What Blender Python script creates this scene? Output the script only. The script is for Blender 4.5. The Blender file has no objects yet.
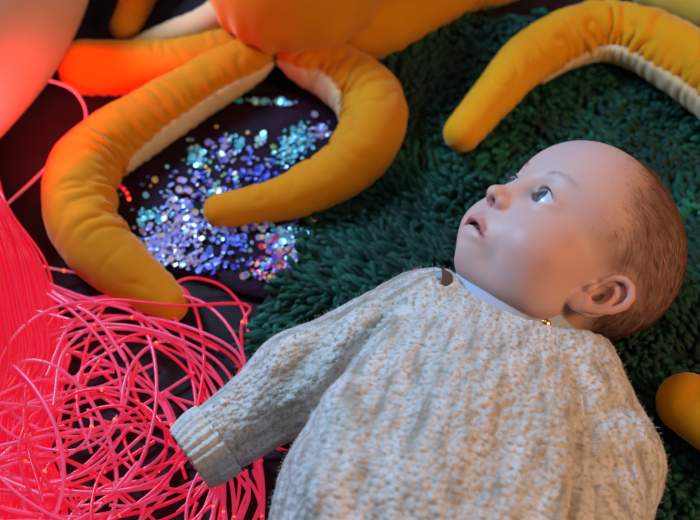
import bpy, math, random
import numpy as np
from mathutils import Vector
random.seed(7); rng = np.random.default_rng(7)
C = bpy.context.scene.collection
scene = bpy.context.scene

# ------------------------------------------------------------------ camera
FOC = 52 / 36 * 700; TILT = math.radians(35); DIST = .75
CAM = np.array([0, -DIST * math.sin(TILT), DIST * math.cos(TILT)])
ct, st = math.cos(TILT), math.sin(TILT)
def P(px, py, z=0.0):
    """place on the horizontal plane at height z (metres) seen at that picture point"""
    a, b = (px - 350) / FOC, (260 - py) / FOC
    d = np.array([a, b * ct + st, b * st - ct])
    return CAM + d * ((z - CAM[2]) / d[2])
cam_d = bpy.data.cameras.new('camera'); cam_d.lens = 52; cam_d.sensor_width = 36
cam = bpy.data.objects.new('camera', cam_d); C.objects.link(cam)
cam.location = CAM; cam.rotation_euler = (TILT, 0, 0)
cam_d.dof.use_dof = True; cam_d.dof.focus_distance = .635; cam_d.dof.aperture_fstop = 5.2
scene.camera = cam
cam_d.clip_start = .01

# ------------------------------------------------------------------ materials
def s2l(c):
    return tuple(((x / 255) / 12.92 if x / 255 < .04045 else ((x / 255 + .055) / 1.055) ** 2.4) for x in c) + (1,)
class Mat:
    def __init__(s, name):
        s.m = bpy.data.materials.new(name); s.m.use_nodes = True
        s.t = s.m.node_tree; s.b = s.t.nodes['Principled BSDF']
    def n(s, ty, **k):
        x = s.t.nodes.new(ty)
        for a, v in k.items():
            if hasattr(x, a): setattr(x, a, v)
            else: x.inputs[a.replace('_', ' ')].default_value = v
        return x
    def l(s, a, b): s.t.links.new(a, b)
    def set(s, **k):
        for a, v in k.items(): s.b.inputs[a.replace('_', ' ')].default_value = v
        return s
    def noise(s, scale, detail=3, coord=None):
        n = s.n('ShaderNodeTexNoise'); n.inputs['Scale'].default_value = scale; n.inputs['Detail'].default_value = detail
        if coord is None:
            if not hasattr(s, 'tc'): s.tc = s.n('ShaderNodeTexCoord')
            coord = s.tc.outputs['Object']
        s.l(coord, n.inputs['Vector']); return n.outputs['Fac']
    def ramp(s, fac, stops):
        r = s.n('ShaderNodeValToRGB'); e = r.color_ramp.elements
        while len(e) > 1: e.remove(e[0])
        e[0].position, e[0].color = stops[0]
        for p, c in stops[1:]:
            x = e.new(p); x.color = c
        s.l(fac, r.inputs['Fac']); return r.outputs['Color']
    def mix(s, fac, a, b, mode='MIX'):
        x = s.n('ShaderNodeMix', data_type='RGBA', blend_type=mode)
        for q, v in ((0, fac), (6, a), (7, b)):
            if hasattr(v, 'links'): s.l(v, x.inputs[q])
            else: x.inputs[q].default_value = v
        return x.outputs[2]
    def math(s, op, a, b=0.0, c=0.0):
        x = s.n('ShaderNodeMath', operation=op)
        for q, v in enumerate((a, b, c)):
            if hasattr(v, 'links'): s.l(v, x.inputs[q])
            else: x.inputs[q].default_value = v
        return x.outputs[0]
    def bump(s, h, strength, dist):
        x = s.n('ShaderNodeBump'); x.inputs['Strength'].default_value = strength; x.inputs['Distance'].default_value = dist
        s.l(h, x.inputs['Height']); s.l(x.outputs[0], s.b.inputs['Normal'])
    def attr(s, name):
        return s.n('ShaderNodeAttribute', attribute_name=name)
    def col(s, sock): s.l(sock, s.b.inputs['Base Color'])

def plush(name, c1, c2, sheen=.5):
    m = Mat(name); m.set(Roughness=.85, Sheen_Weight=sheen, Sheen_Roughness=.4)
    m.b.inputs['Sheen Tint'].default_value = (1, .75, .35, 1)
    m.b.inputs['Specular IOR Level'].default_value = .15
    m.col(m.ramp(m.noise(14, 4), [(.3, s2l(c1)), (.7, s2l(c2))]))
    m.bump(m.noise(1300, 2), .25, .0006)
    return m.m
M_orange = plush('mustard_velour', (200, 118, 2), (218, 138, 8))
M_orange2 = plush('yellow_velour', (224, 140, 2), (238, 160, 10))
M_pale = plush('pale_yellow_velour', (214, 170, 50), (226, 184, 70))
M_cream = plush('cream_velour', (206, 176, 122), (222, 196, 148), .3)
M_green = None
def mk_green():
    m = Mat('green_chenille'); m.set(Roughness=.55, Sheen_Weight=.08, Sheen_Roughness=.35)
    m.b.inputs['Sheen Tint'].default_value = (.35, 1, .8, 1)
    m.b.inputs['Specular IOR Level'].default_value = .3
    a = m.attr('rnd').outputs['Fac']
    m.col(m.ramp(a, [(0, s2l((3, 34, 23))), (.5, s2l((8, 58, 42))), (.85, s2l((16, 88, 66))), (1, s2l((36, 136, 106)))]))
    m.bump(m.noise(1500, 2), .6, .0008)
    return m.m
M_green = mk_green()
m = Mat('rug_backing'); m.set(Roughness=1); m.b.inputs['Base Color'].default_value = s2l((8, 34, 26)); m.bump(m.noise(500), .4, .001); M_back = m.m
m = Mat('black_cloth'); m.set(Roughness=.9)
m.col(m.ramp(m.noise(40, 5), [(.3, s2l((24, 15, 20))), (.7, s2l((36, 24, 30)))])); m.bump(m.noise(1400, 2), .4, .001); M_floor = m.m
m = Mat('padded_vinyl'); m.set(Roughness=.5); m.b.inputs['Specular IOR Level'].default_value = .3
m.col(m.ramp(m.noise(9, 3), [(.3, s2l((205, 160, 140))), (.7, s2l((214, 172, 150)))])); m.bump(m.noise(600), .1, .0005); M_vinyl = m.m
m = Mat('dark_satin'); m.set(Roughness=.7); m.b.inputs['Specular IOR Level'].default_value = .15
m.col(m.ramp(m.noise(30, 4), [(.3, s2l((14, 6, 20))), (.7, s2l((40, 10, 30)))])); m.bump(m.noise(160, 4), .5, .002); M_pad = m.m
m = Mat('iridescent_sequin'); m.set(Roughness=.25, Metallic=.15)
m.b.inputs['Specular IOR Level'].default_value = .8
m.col(m.attr('tint').outputs['Color']); M_seq = m.m
def glow(name, base, emi, strength):
    m = Mat(name); m.set(Roughness=.3)
    m.b.inputs['Base Color'].default_value = base
    m.b.inputs['Emission Color'].default_value = emi
    m.b.inputs['Emission Strength'].default_value = strength
    return m
M_str = glow('glowing_fibre', (.42, .07, .14, 1), (1, .035, .12, 1), .46).m
M_str2 = glow('glowing_fibre_red', (.4, .02, .04, 1), (1, .008, .05, 1), .50).m
M_str3 = glow('glowing_fibre_pale', (.75, .4, .5, 1), (1, .15, .3, 1), .22).m
M_spark = glow('fibre_spark', (1, .3, .1, 1), (1, .07, .02, 1), 1.7).m

# skin
m = Mat('skin'); m.set(Roughness=.48, Subsurface_Weight=.35, Subsurface_Scale=.006)
m.b.inputs['Subsurface Radius'].default_value = (1, .35, .2)
m.b.inputs['Specular IOR Level'].default_value = .32
skin = m.ramp(m.noise(25, 3), [(.3, s2l((220, 174, 158))), (.7, s2l((226, 182, 167)))])
skin = m.mix(m.attr('blush').outputs['Fac'], skin, s2l((212, 124, 98)))
skin = m.mix(m.attr('lips').outputs['Fac'], skin, s2l((200, 112, 108)))
hs = m.math('MULTIPLY', m.attr('scalp').outputs['Fac'], m.math('ADD', m.math('MULTIPLY', m.noise(120, 4), .7), .35))
skin = m.mix(hs, skin, s2l((120, 74, 50)))
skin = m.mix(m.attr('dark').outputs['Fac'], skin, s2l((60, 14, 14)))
m.col(skin); m.bump(m.noise(700, 3), .12, .0004); M_skin = m.m
m = Mat('baby_hair'); m.set(Roughness=.4); m.b.inputs['Base Color'].default_value = s2l((112, 70, 44)); M_hair = m.m
m = Mat('eyelash'); m.set(Roughness=.5); m.b.inputs['Base Color'].default_value = s2l((50, 28, 22)); M_lash = m.m
m = Mat('eyeball'); m.set(Roughness=.4, Coat_Weight=.22, Coat_Roughness=.03)
m.col(m.ramp(m.attr('ang').outputs['Fac'], [(0, (.004, .004, .006, 1)), (.19, (.004, .004, .006, 1)), (.22, s2l((44, 58, 70))), (.42, s2l((72, 92, 106))), (.53, s2l((20, 26, 36))), (.58, s2l((214, 216, 224))), (1, s2l((214, 205, 205)))])); M_eye = m.m
# knit
m = Mat('cream_boucle_knit'); m.set(Roughness=.95, Sheen_Weight=.35, Sheen_Roughness=.5)
m.b.inputs['Specular IOR Level'].default_value = .1
kc = m.attr('knit').outputs['Vector']
vo = m.n('ShaderNodeTexVoronoi'); vo.inputs['Scale'].default_value = 230; m.l(kc, vo.inputs['Vector'])
stretch = m.n('ShaderNodeMapping'); stretch.inputs['Scale'].default_value = (1, .22, 1); m.l(kc, stretch.inputs['Vector'])
n1 = m.noise(150, 3, stretch.outputs[0])
n2 = m.noise(420, 3, kc)
h = m.math('SUBTRACT', m.math('ADD', m.math('MULTIPLY', n1, .9), m.math('MULTIPLY', n2, .6)), vo.outputs['Distance'])
c1 = m.ramp(n1, [(.34, s2l((172, 158, 138))), (.46, s2l((208, 200, 187))), (.62, s2l((226, 220, 210)))])
c2 = m.mix(m.ramp(n2, [(.3, (0, 0, 0, 1)), (.5, (1, 1, 1, 1))]), s2l((170, 152, 128)), c1)
m.col(c2); m.bump(h, .95, .0022); M_knit = m.m
m = Mat('knit_rib'); m.set(Roughness=.95, Sheen_Weight=.3)
m.b.inputs['Specular IOR Level'].default_value = .1
m.col(m.ramp(m.noise(300, 3), [(.3, s2l((200, 188, 172))), (.6, s2l((228, 222, 212)))])); m.bump(m.noise(600, 3), .7, .0015); M_rib = m.m
m = Mat('knit_fuzz'); m.set(Roughness=.9); m.b.inputs['Base Color'].default_value = s2l((210, 200, 188)); M_fuzz = m.m
m = Mat('white_cotton'); m.set(Roughness=.85); m.b.inputs['Base Color'].default_value = s2l((182, 190, 204)); m.bump(m.noise(1200), .3, .0006); M_cotton = m.m
m = Mat('brown_tape'); m.set(Roughness=.85); m.b.inputs['Base Color'].default_value = s2l((92, 70, 58)); m.bump(m.noise(900), .3, .0006); M_tape = m.m
m = Mat('brass'); m.set(Roughness=.25, Metallic=1); m.b.inputs['Base Color'].default_value = s2l((210, 160, 90)); M_brass = m.m

# ------------------------------------------------------------------ mesh helpers
def mesh(name, v, f, mat, parent=None, root=(0, 0, 0), smooth=True, attrs=None, kind=None):
    """v: (n,3) world metres; f: (m,k) index array or list of such"""
    v = np.asarray(v, np.float32) - np.asarray(root, np.float32)
    if not isinstance(f, list): f = [f]
    f = [np.asarray(x, np.int32) for x in f if len(x)]
    me = bpy.data.meshes.new(name)
    me.vertices.add(len(v)); me.vertices.foreach_set('co', v.ravel())
    nl = sum(x.size for x in f); nf = sum(len(x) for x in f)
    me.loops.add(nl); me.polygons.add(nf)
    me.loops.foreach_set('vertex_index', np.concatenate([x.ravel() for x in f]))
    tot = np.concatenate([np.full(len(x), x.shape[1], np.int32) for x in f])
    me.polygons.foreach_set('loop_start', np.concatenate([[0], np.cumsum(tot)[:-1]]).astype(np.int32))
    me.update(calc_edges=True)
    me.polygons.foreach_set('use_smooth', np.full(nf, smooth))
    for a, val in (attrs or {}).items():
        val = np.asarray(val, np.float32)
        if val.ndim == 1: me.attributes.new(a, 'FLOAT', 'POINT').data.foreach_set('value', val)
        elif val.shape[1] == 3: me.attributes.new(a, 'FLOAT_VECTOR', 'POINT').data.foreach_set('vector', val.ravel())
        else: me.attributes.new(a, 'FLOAT_COLOR', 'POINT').data.foreach_set('color', val.ravel())
    for q in (mat if isinstance(mat, list) else [mat]): me.materials.append(q)
    me.validate()
    o = bpy.data.objects.new(name, me); C.objects.link(o)
    if parent is not None: o.parent = parent
    else: o.location = root
    if kind: o['kind'] = kind
    return o
def empty(name, loc, label, cat, group=None):
    o = bpy.data.objects.new(name, None); C.objects.link(o); o.location = loc; o.empty_display_size = .02
    o['label'] = label; o['category'] = cat
    if group: o['group'] = group
    return o
def tag(o, label, cat, group=None):
    o['label'] = label; o['category'] = cat
    if group: o['group'] = group
def nrm(a): return a / (np.linalg.norm(a, axis=-1, keepdims=True) + 1e-12)
def hash3(i, j, k):
    n = (i * 374761393 + j * 668265263 + k * 2147483647 * 3 + 144665) & 0xffffffff
    n = ((n ^ (n >> 13)) * 1274126177) & 0xffffffff
    return ((n ^ (n >> 16)) & 0xffff) / 65535.0
def vnoise(p):
    p = np.asarray(p, float); i = np.floor(p).astype(np.int64); f = p - i; f = f * f * (3 - 2 * f)
    r = 0
    for a in (0, 1):
        for b in (0, 1):
            for c in (0, 1):
                w = (f[..., 0] if a else 1 - f[..., 0]) * (f[..., 1] if b else 1 - f[..., 1]) * (f[..., 2] if c else 1 - f[..., 2])
                r = r + w * hash3(i[..., 0] + a, i[..., 1] + b, i[..., 2] + c)
    return r
def spline(pts, n):
    """Catmull-Rom through pts (k,d), n samples evenly spaced by length of the first three"""
    pts = np.asarray(pts, float); k = len(pts)
    ext = np.vstack([2 * pts[0] - pts[1], pts, 2 * pts[-1] - pts[-2]])
    out = []
    for i in range(k - 1):
        p0, p1, p2, p3 = ext[i:i + 4]; t = np.linspace(0, 1, 24, endpoint=False)[:, None]
        out.append(.5 * ((2 * p1) + (-p0 + p2) * t + (2 * p0 - 5 * p1 + 4 * p2 - p3) * t ** 2 + (-p0 + 3 * p1 - 3 * p2 + p3) * t ** 3))
    out = np.vstack(out + [pts[-1:]])
    s = np.concatenate([[0], np.cumsum(np.linalg.norm(np.diff(out[:, :3], axis=0), axis=1))])
    u = np.linspace(0, s[-1], n)
    return np.stack([np.interp(u, s, out[:, q]) for q in range(out.shape[1])], 1)
def grid_faces(nr, nc, closed=True, off=0):
    i = np.arange(nr - 1)[:, None]; j = np.arange(nc if closed else nc - 1)[None]
    j2 = (j + 1) % nc
    a = i * nc + j; b = i * nc + j2; c = (i + 1) * nc + j2; d = (i + 1) * nc + j
    return np.stack([a, b, c, d], -1).reshape(-1, 4) + off
def frames(c, up=(0, 0, 1)):
    t = nrm(np.gradient(c, axis=0)); up = np.broadcast_to(np.asarray(up, float), c.shape)
    s = nrm(np.cross(t, up)); u = np.cross(s, t)
    return t, s, u
def tubes(polys, rad, sides=6):
    """list of (n,3) centre lines (all the same n) swept to thin tubes; rad (k,n)"""
    c = np.asarray(polys); k, n, _ = c.shape
    t = nrm(np.gradient(c, axis=1))
    ref = np.where(np.abs(t[..., 2:3]) > .9, np.array([1., 0, 0]), np.array([0, 0, 1.]))
    s = nrm(np.cross(t, ref)); u = np.cross(s, t)
    a = np.arange(sides) / sides * 2 * math.pi
    r = np.asarray(rad)[..., None, None]
    v = c[:, :, None] + r * (np.cos(a)[:, None] * s[:, :, None] + np.sin(a)[:, None] * u[:, :, None])
    base = grid_faces(n, sides)
    f = (base[None] + (np.arange(k) * n * sides)[:, None, None]).reshape(-1, 4)
    return v.reshape(-1, 3), f

# ---- signed-distance modelling with surface nets (units: cm)
class Field:
    def __init__(s, lo, hi, h):
        s.lo = np.array(lo, float); s.h = h
        s.n = np.ceil((np.array(hi) - s.lo) / h).astype(int) + 1
        s.V = np.full(s.n, 9.0, np.float32)
    def box(s, lo, hi):
        a = np.clip(np.floor((np.array(lo) - s.lo) / s.h).astype(int), 0, s.n - 1)
        b = np.clip(np.ceil((np.array(hi) - s.lo) / s.h).astype(int) + 1, 1, s.n)
        sl = tuple(slice(x, y) for x, y in zip(a, b))
        g = [(s.lo[q] + np.arange(a[q], b[q]) * s.h).astype(np.float32) for q in range(3)]
        return sl, g[0][:, None, None], g[1][None, :, None], g[2][None, None, :]
    def op(s, fn, lo, hi, k=0., sub=False):
        sl, x, y, z = s.box(lo, hi)
        if 0 in s.V[sl].shape: return
        d = fn(x, y, z).astype(np.float32); v = s.V[sl]
        if sub:
            d = -d
            if k > 0:
                h = np.maximum(k - np.abs(v - d), 0) / k; s.V[sl] = np.maximum(v, d) + h * h * k * .25
            else: s.V[sl] = np.maximum(v, d)
        else:
            if k > 0:
                h = np.maximum(k - np.abs(v - d), 0) / k; s.V[sl] = np.minimum(v, d) - h * h * k * .25
            else: s.V[sl] = np.minimum(v, d)
    def ell(s, c, r, k=0., sub=False, A=None):
        c = np.array(c, float); r = np.array(r, float)
        A = np.eye(3) if A is None else np.asarray(A, float)      # rows: local axes
        def fn(x, y, z):
            dx, dy, dz = x - c[0], y - c[1], z - c[2]
            q = [(A[i, 0] * dx + A[i, 1] * dy + A[i, 2] * dz) / r[i] for i in range(3)]
            k0 = np.sqrt(q[0] ** 2 + q[1] ** 2 + q[2] ** 2)
            k1 = np.sqrt((q[0] / r[0]) ** 2 + (q[1] / r[1]) ** 2 + (q[2] / r[2]) ** 2) + 1e-6
            return k0 * (k0 - 1) / k1
        m = r.max() + k + 1.
        s.op(fn, c - m, c + m, k, sub)
    def cap(s, a, b, ra, rb, k=0., sub=False, flat=None):
        """round cone; flat = (axis, factor) squashes across an axis"""
        a = np.array(a, float); b = np.array(b, float)
        def fn(x, y, z):
            p = [x - a[0], y - a[1], z - a[2]]; ba = b - a
            t = np.clip((p[0] * ba[0] + p[1] * ba[1] + p[2] * ba[2]) / (ba @ ba), 0, 1)
            q = [p[i] - t * ba[i] for i in range(3)]
            if flat is not None:
                w, fac = flat; dt = q[0] * w[0] + q[1] * w[1] + q[2] * w[2]
                l2 = q[0] ** 2 + q[1] ** 2 + q[2] ** 2
                l = np.sqrt(np.maximum(l2 - dt ** 2, 0) + (dt / fac) ** 2)
                return (l - (ra + t * (rb - ra))) * (.5 + .5 * fac)
            return np.sqrt(q[0] ** 2 + q[1] ** 2 + q[2] ** 2) - (ra + t * (rb - ra))
        m = max(ra, rb) + k + 1.
        s.op(fn, np.minimum(a, b) - m, np.maximum(a, b) + m, k, sub)
    def chain(s, pts, r, k, sub=False):
        pts = np.array(pts, float); r = np.broadcast_to(np.asarray(r, float), (len(pts),))
        m = r.max() + k + .6
        def fn(x, y, z):
            d = None
            for a, b, ra, rb in zip(pts[:-1], pts[1:], r[:-1], r[1:]):
                ba = b - a; t = np.clip(((x - a[0]) * ba[0] + (y - a[1]) * ba[1] + (z - a[2]) * ba[2]) / (ba @ ba), 0, 1)
                e = np.sqrt((x - a[0] - t * ba[0]) ** 2 + (y - a[1] - t * ba[1]) ** 2 + (z - a[2] - t * ba[2]) ** 2) - (ra + t * (rb - ra))
                d = e if d is None else np.minimum(d, e)
            return d
        s.op(fn, pts.min(0) - m, pts.max(0) + m, k, sub)
    def nets(s):
        V = s.V; sg = V < 0; nx, ny, nz = V.shape
        cs = np.zeros((nx - 1, ny - 1, nz - 1), np.int8)
        for a in (0, 1):
            for b in (0, 1):
                for c in (0, 1): cs += sg[a:nx - 1 + a, b:ny - 1 + b, c:nz - 1 + c]
        act = (cs > 0) & (cs < 8); idx = np.full(act.shape, -1, np.int32)
        cells = np.argwhere(act); idx[act] = np.arange(len(cells))
        acc = np.zeros((len(cells), 3)); cnt = np.zeros(len(cells))
        cor = [(a, b, c) for a in (0, 1) for b in (0, 1) for c in (0, 1)]
        for p in cor:
            for ax in range(3):
                if p[ax]: continue
                q = list(p); q[ax] = 1
                v0 = V[tuple((cells + p).T)]; v1 = V[tuple((cells + q).T)]
                mk = (v0 < 0) != (v1 < 0); den = v0 - v1; den[~mk] = 1
                t = v0 / den
                pos = np.array(p, float)[None].repeat(len(cells), 0); pos[:, ax] += t
                acc[mk] += pos[mk]; cnt[mk] += 1
        vert = s.lo + (cells + acc / cnt[:, None]) * s.h
        fs = []
        for ax in range(3):
            o = [a for a in range(3) if a != ax]
            sl0 = [slice(None)] * 3; sl1 = [slice(None)] * 3
            sl0[ax] = slice(0, -1); sl1[ax] = slice(1, None)
            ch = sg[tuple(sl0)] != sg[tuple(sl1)]
            e = np.argwhere(ch); e = e[(e[:, o[0]] > 0) & (e[:, o[1]] > 0) & (e[:, o[0]] < V.shape[o[0]] - 1) & (e[:, o[1]] < V.shape[o[1]] - 1)]
            ins = sg[tuple(e.T)]
            def cell(d0, d1):
                q = e.copy(); q[:, o[0]] += d0; q[:, o[1]] += d1; return idx[tuple(q.T)]
            quad = np.stack([cell(-1, -1), cell(0, -1), cell(0, 0), cell(-1, 0)], 1)
            flip = ins if ax != 1 else ~ins
            quad[~flip] = quad[~flip][:, ::-1]; fs.append(quad)
        f = np.vstack(fs); f = f[(f >= 0).all(1)]
        return vert, f
def laplace(v, f, it=2, lam=.5):
    for _ in range(it):
        acc = np.zeros_like(v); cnt = np.zeros(len(v))
        for a, b in ((0, 1), (1, 2), (2, 3), (3, 0)):
            for q in range(3):
                acc[:, q] += np.bincount(f[:, a], v[f[:, b], q], len(v)) + np.bincount(f[:, b], v[f[:, a], q], len(v))
            cnt += np.bincount(f[:, a], minlength=len(v)) + np.bincount(f[:, b], minlength=len(v))
        v = v + lam * (acc / np.maximum(cnt, 1)[:, None] - v)
    return v
def vnormals(v, f):
    n = np.cross(v[f[:, 2]] - v[f[:, 0]], v[f[:, 3]] - v[f[:, 1]]); r = np.zeros_like(v)
    for c in range(4):
        for q in range(3): r[:, q] += np.bincount(f[:, c], n[:, q], len(v))
    return nrm(r)

# ------------------------------------------------------------------ baby pose
from math import sin, cos
HM = np.array([[-0.32803365, -0.5963677, 0.73262507], [0.73517903, 0.32584615, 0.5944208], [-0.59321642, 0.73360061, 0.33154852]])
HT = np.array([14.64, -4.36, 7.92])       # cm
def H2W(p): return np.asarray(p) @ HM.T + HT
EYE = [np.array([-2.1, 4.45, -.45]), np.array([2.1, 4.45, -.45])]; ER = 1.15

def build_head():
    F = Field((-7.4, -8.6, -9.2), (7.4, 8.6, 8.4), .1)
    e, c = F.ell, F.cap
    e((0, -1.1, 1.1), (5.4, 6.6, 5.6))
    e((0, 1.7, 1.7), (4.75, 4.3, 4.3), 1.4)
    e((0, 1.9, -2.6), (4.7, 4.1, 4.0), 1.6)
    for s in (-1, 1):
        e((s * 2.9, 3.1, -3.2), (2.1, 2.2, 2.1), 1.4)
        e((s * 2.6, 1.6, -4.7), (2.2, 2.4, 1.8), 1.2)
    e((0, 4.5, -5.35), (1.5, 1.35, 1.15), 1.2)
    e((0, 2.6, -6.0), (3.0, 2.2, 1.2), .9)
    c((0, -.9, -3.5), (0, -.7, -8.6), 3.3, 3.3, 1.2)
    e((0, 4.7, -3.9), (2.0, 1.5, 1.5), .9)
    for s in (-1, 1):
        e((s * 2.15, 6.35, -.35), (1.5, 1.05, .95), .8, True)          # socket
    c((0, 5.3, .2), (0, 6.35, -1.9), .5, .55, .9)                      # bridge
    e((0, 6.7, -2.15), (.58, .56, .5), .5)
    for s in (-1, 1):
        e((s * .68, 6.15, -2.35), (.42, .52, .38), .3)
        e((s * .36, 6.75, -2.72), (.2, .3, .26), .12, True)
    # lids and the eye opening
    for s, E in zip((-1, 1), EYE):
        e(E, (1.27, 1.27, 1.27), .35)
    for s, E in zip((-1, 1), EYE):
        w, hh = 1.05, .50; rho = (w * w + hh * hh) / (2 * hh)
        def fn(x, y, z, E=E, s=s):
            dx = x - E[0]; dz = z - E[2] - .06 * s * dx
            d = np.maximum(np.sqrt(dx ** 2 + (dz - (rho - hh)) ** 2), np.sqrt(dx ** 2 + (dz + (rho - hh)) ** 2)) - rho
            return np.maximum(d, E[1] + .2 - y)
        F.op(fn, E + (-1.4, 0, -1), E + (1.4, 2.0, 1), .12, True)
        # crease above the upper lid
        F.chain([E + (x, math.sqrt(max(1.36 ** 2 - x * x - (.78 - .35 * x * x) ** 2, .05)), .78 - .35 * x * x) for x in np.linspace(-.95, .95, 9)], .06, .16, True)
    # mouth
    def fy(x, z, off):
        i = int(round((x - F.lo[0]) / F.h)); k = int(round((z - F.lo[2]) / F.h)); col = F.V[i, :, k]
        j = np.nonzero(col < 0)[0].max(); return (x, F.lo[1] + j * F.h + off, z)
    XS = np.array([-1.75, -1.3, -.8, -.35, 0, .35, .8, 1.3, 1.75]) * .80
    zu = -4.66 + .84 * (1 - (np.abs(XS) / 1.4) ** 1.3) - .08 * (XS == 0)
    zl = -4.86 - .12 * (1 - (XS / 1.4) ** 2); zm = -4.76 + .42 * (1 - (np.abs(XS) / 1.4) ** 1.6)
    U = [fy(x, z, -.02) for x, z in zip(XS, zu)]; Lw = [fy(x, z, -.10) for x, z in zip(XS, zl)]; Mi = [fy(x, z, .12) for x, z in zip(XS, zm)]
    F.chain(U, [.08, .16, .26, .33, .33, .33, .26, .16, .08], .3)
    F.chain(Lw, [.06, .12, .18, .22, .24, .22, .18, .12, .06], .4)
    F.chain(Mi, [.07, .11, .15, .18, .19, .18, .15, .11, .07], .06, True)
    F.chain([(x, y - .3, z) for x, y, z in Mi[1:-1]], [.06, .10, .15, .16, .15, .10, .06], .05, True)
    global LIP
    LIP = (U, Lw, Mi)
    F.chain([(0, 6.2, -2.9), (0, 6.25, -3.4)], .12, .25, True)         # philtrum
    # ears
    for s in (-1, 1):
        O = np.array([s * 5.05, -.5, -1.95]); up = nrm(np.array([s * .1, -.30, .95])); bk = np.array([s * .55, -.83, 0]); bk = nrm(bk - up * (bk @ up)); n = nrm(np.cross(up, bk)) 
        if n[0] * s < 0: n = -n
        q = lambda a, b, h=0.: O + up * a * .92 + bk * b * .92 + n * h
        A = np.array([up, bk, n])
        e(q(0, .35, -.1), (1.75, 1.05, .28), .25, A=A)
        helix = [q(.0, -.25, .1), q(.55, -.6, .3), q(1.25, -.5, .38), q(1.8, -.05, .42), q(1.95, .6, .45), q(1.6, 1.2, .45), q(.9, 1.5, .42), q(.1, 1.42, .38), q(-.75, 1.05, .34), q(-1.4, .5, .3)]
        F.chain(helix, [.17, .2, .22, .23, .24, .25, .25, .24, .23, .24], .14)
        e(q(-1.6, -.1, .15), (.62, .6, .33), .35, A=A)
        F.chain([q(1.1, .15, .15), q(.75, .65, .22), (q(.1, .85, .25)), q(-.6, .65, .25), q(-1.0, .1, .3)], [.14, .2, .22, .22, .2], .22)
        e(q(-.05, .15, .2), (.85, .55, .55), .15, True, A=A)
        e(q(-.45, -.5, .3), (.42, .24, .28), .25, A=A)
    v, f = F.nets(); v = laplace(v, f, 1, .4)
    return v, f
hv, hf = build_head()
def ss(a, b, x): t = np.clip((x - a) / (b - a), 0, 1); return t * t * (3 - 2 * t)
def scalp_mask(v):
    x, y, z = v[:, 0], v[:, 1], v[:, 2]
    yl = np.interp(z, [-6, -3.5, -2, 0, 2.5, 5, 8], [-2.4, -1.8, -.6, 2.2, 3.2, 3.0, 2.0])
    n = vnoise(v * .9) * 1.2 - .6
    ear = ss(5.2, 5.5, np.abs(x)) * ss(2.7, 2.1, np.hypot(y + 1.1, z + 1.9))
    m = ss(1.2, -3.2, y - yl + n) * ss(-5.8, -3.8, z - .4 * (y + 6))
    m = m * (1 - ear)
    return m
hx, hy, hz = hv.T
lipd = np.full(len(hv), 9.)
LS = [(a, b, .27) for a, b in zip(LIP[0][1:-2], LIP[0][2:-1])] + [(a, b, .12) for a, b in zip(LIP[1][2:-3], LIP[1][3:-2])] + [(a, b, .12) for a, b in zip(LIP[2][:-1], LIP[2][1:])]
for a, b, w in LS:
    a = np.array(a); b = np.array(b); t = np.clip(((hv - a) @ (b - a)) / ((b - a) @ (b - a)), 0, 1)
    lipd = np.minimum(lipd, np.linalg.norm(hv - a - t[:, None] * (b - a), axis=1) - w)
lips = ss(.16, -.06, lipd)
blush = .55 * np.exp(-((np.abs(hx) - 3.9) ** 2 / 2.2 + (hy - 3.2) ** 2 / 4 + (hz + 3.0) ** 2 / 3)) + .45 * np.exp(-(hx ** 2 / 1.2 + (hy - 6.6) ** 2 / .8 + (hz + 2.3) ** 2 / .6)) + .35 * ss(5.5, 5.9, np.abs(hx)) * ss(2.6, 2.0, np.hypot(hy + 1.2, hz + 1.8))
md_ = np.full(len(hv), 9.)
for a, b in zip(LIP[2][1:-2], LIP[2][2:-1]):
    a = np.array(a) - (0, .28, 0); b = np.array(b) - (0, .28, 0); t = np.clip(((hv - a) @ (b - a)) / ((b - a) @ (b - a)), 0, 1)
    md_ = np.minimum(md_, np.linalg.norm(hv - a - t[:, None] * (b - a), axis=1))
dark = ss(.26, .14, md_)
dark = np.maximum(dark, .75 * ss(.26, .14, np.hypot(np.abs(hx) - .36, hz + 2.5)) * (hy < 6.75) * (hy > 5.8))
scalp = scalp_mask(hv)

# ------------------------------------------------------------------ body (torso, arms, hands, legs) in cm
def W(px, py, z): return P(px, py, z / 100) * 100
SR, SL = W(412, 322, 5.8), W(572, 385, 5.6)             # shoulder joints (baby's right = picture left)
ELR, WRR = W(300, 380, 4.8), W(228, 432, 4.2)
ELL, WRL = W(606, 465, 5.4), W(590, 600, 5.0)
NK = W(495, 338, 5.2); CH = W(462, 430, 6.1); BE = W(432, 520, 6.0); PE = W(392, 640, 5.4)
body_f = Field((-22, -36, 0.6), (24, 4, 13), .16)
side = nrm(SL - SR); axis = nrm(PE - NK); upv = np.array([0, 0, 1.]); 
def body_shape(F, grow=0., kk=2.):
    F.cap(NK, CH, 3.6 + grow, 6.3 + grow, 0, flat=(upv, .75)); F.cap(CH, BE, 6.3 + grow, 6.6 + grow, kk, flat=(upv, .72)); F.cap(BE, PE, 6.6 + grow, 6.2 + grow, kk, flat=(upv, .75))
body_shape(body_f)
body_f.cap(SR, ELR, 2.3, 1.9, 1.6); body_f.cap(ELR, WRR, 1.9, 1.35, .6)
body_f.cap(SL, ELL, 2.3, 1.9, 1.6); body_f.cap(ELL, WRL, 1.9, 1.35, .6)
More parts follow.
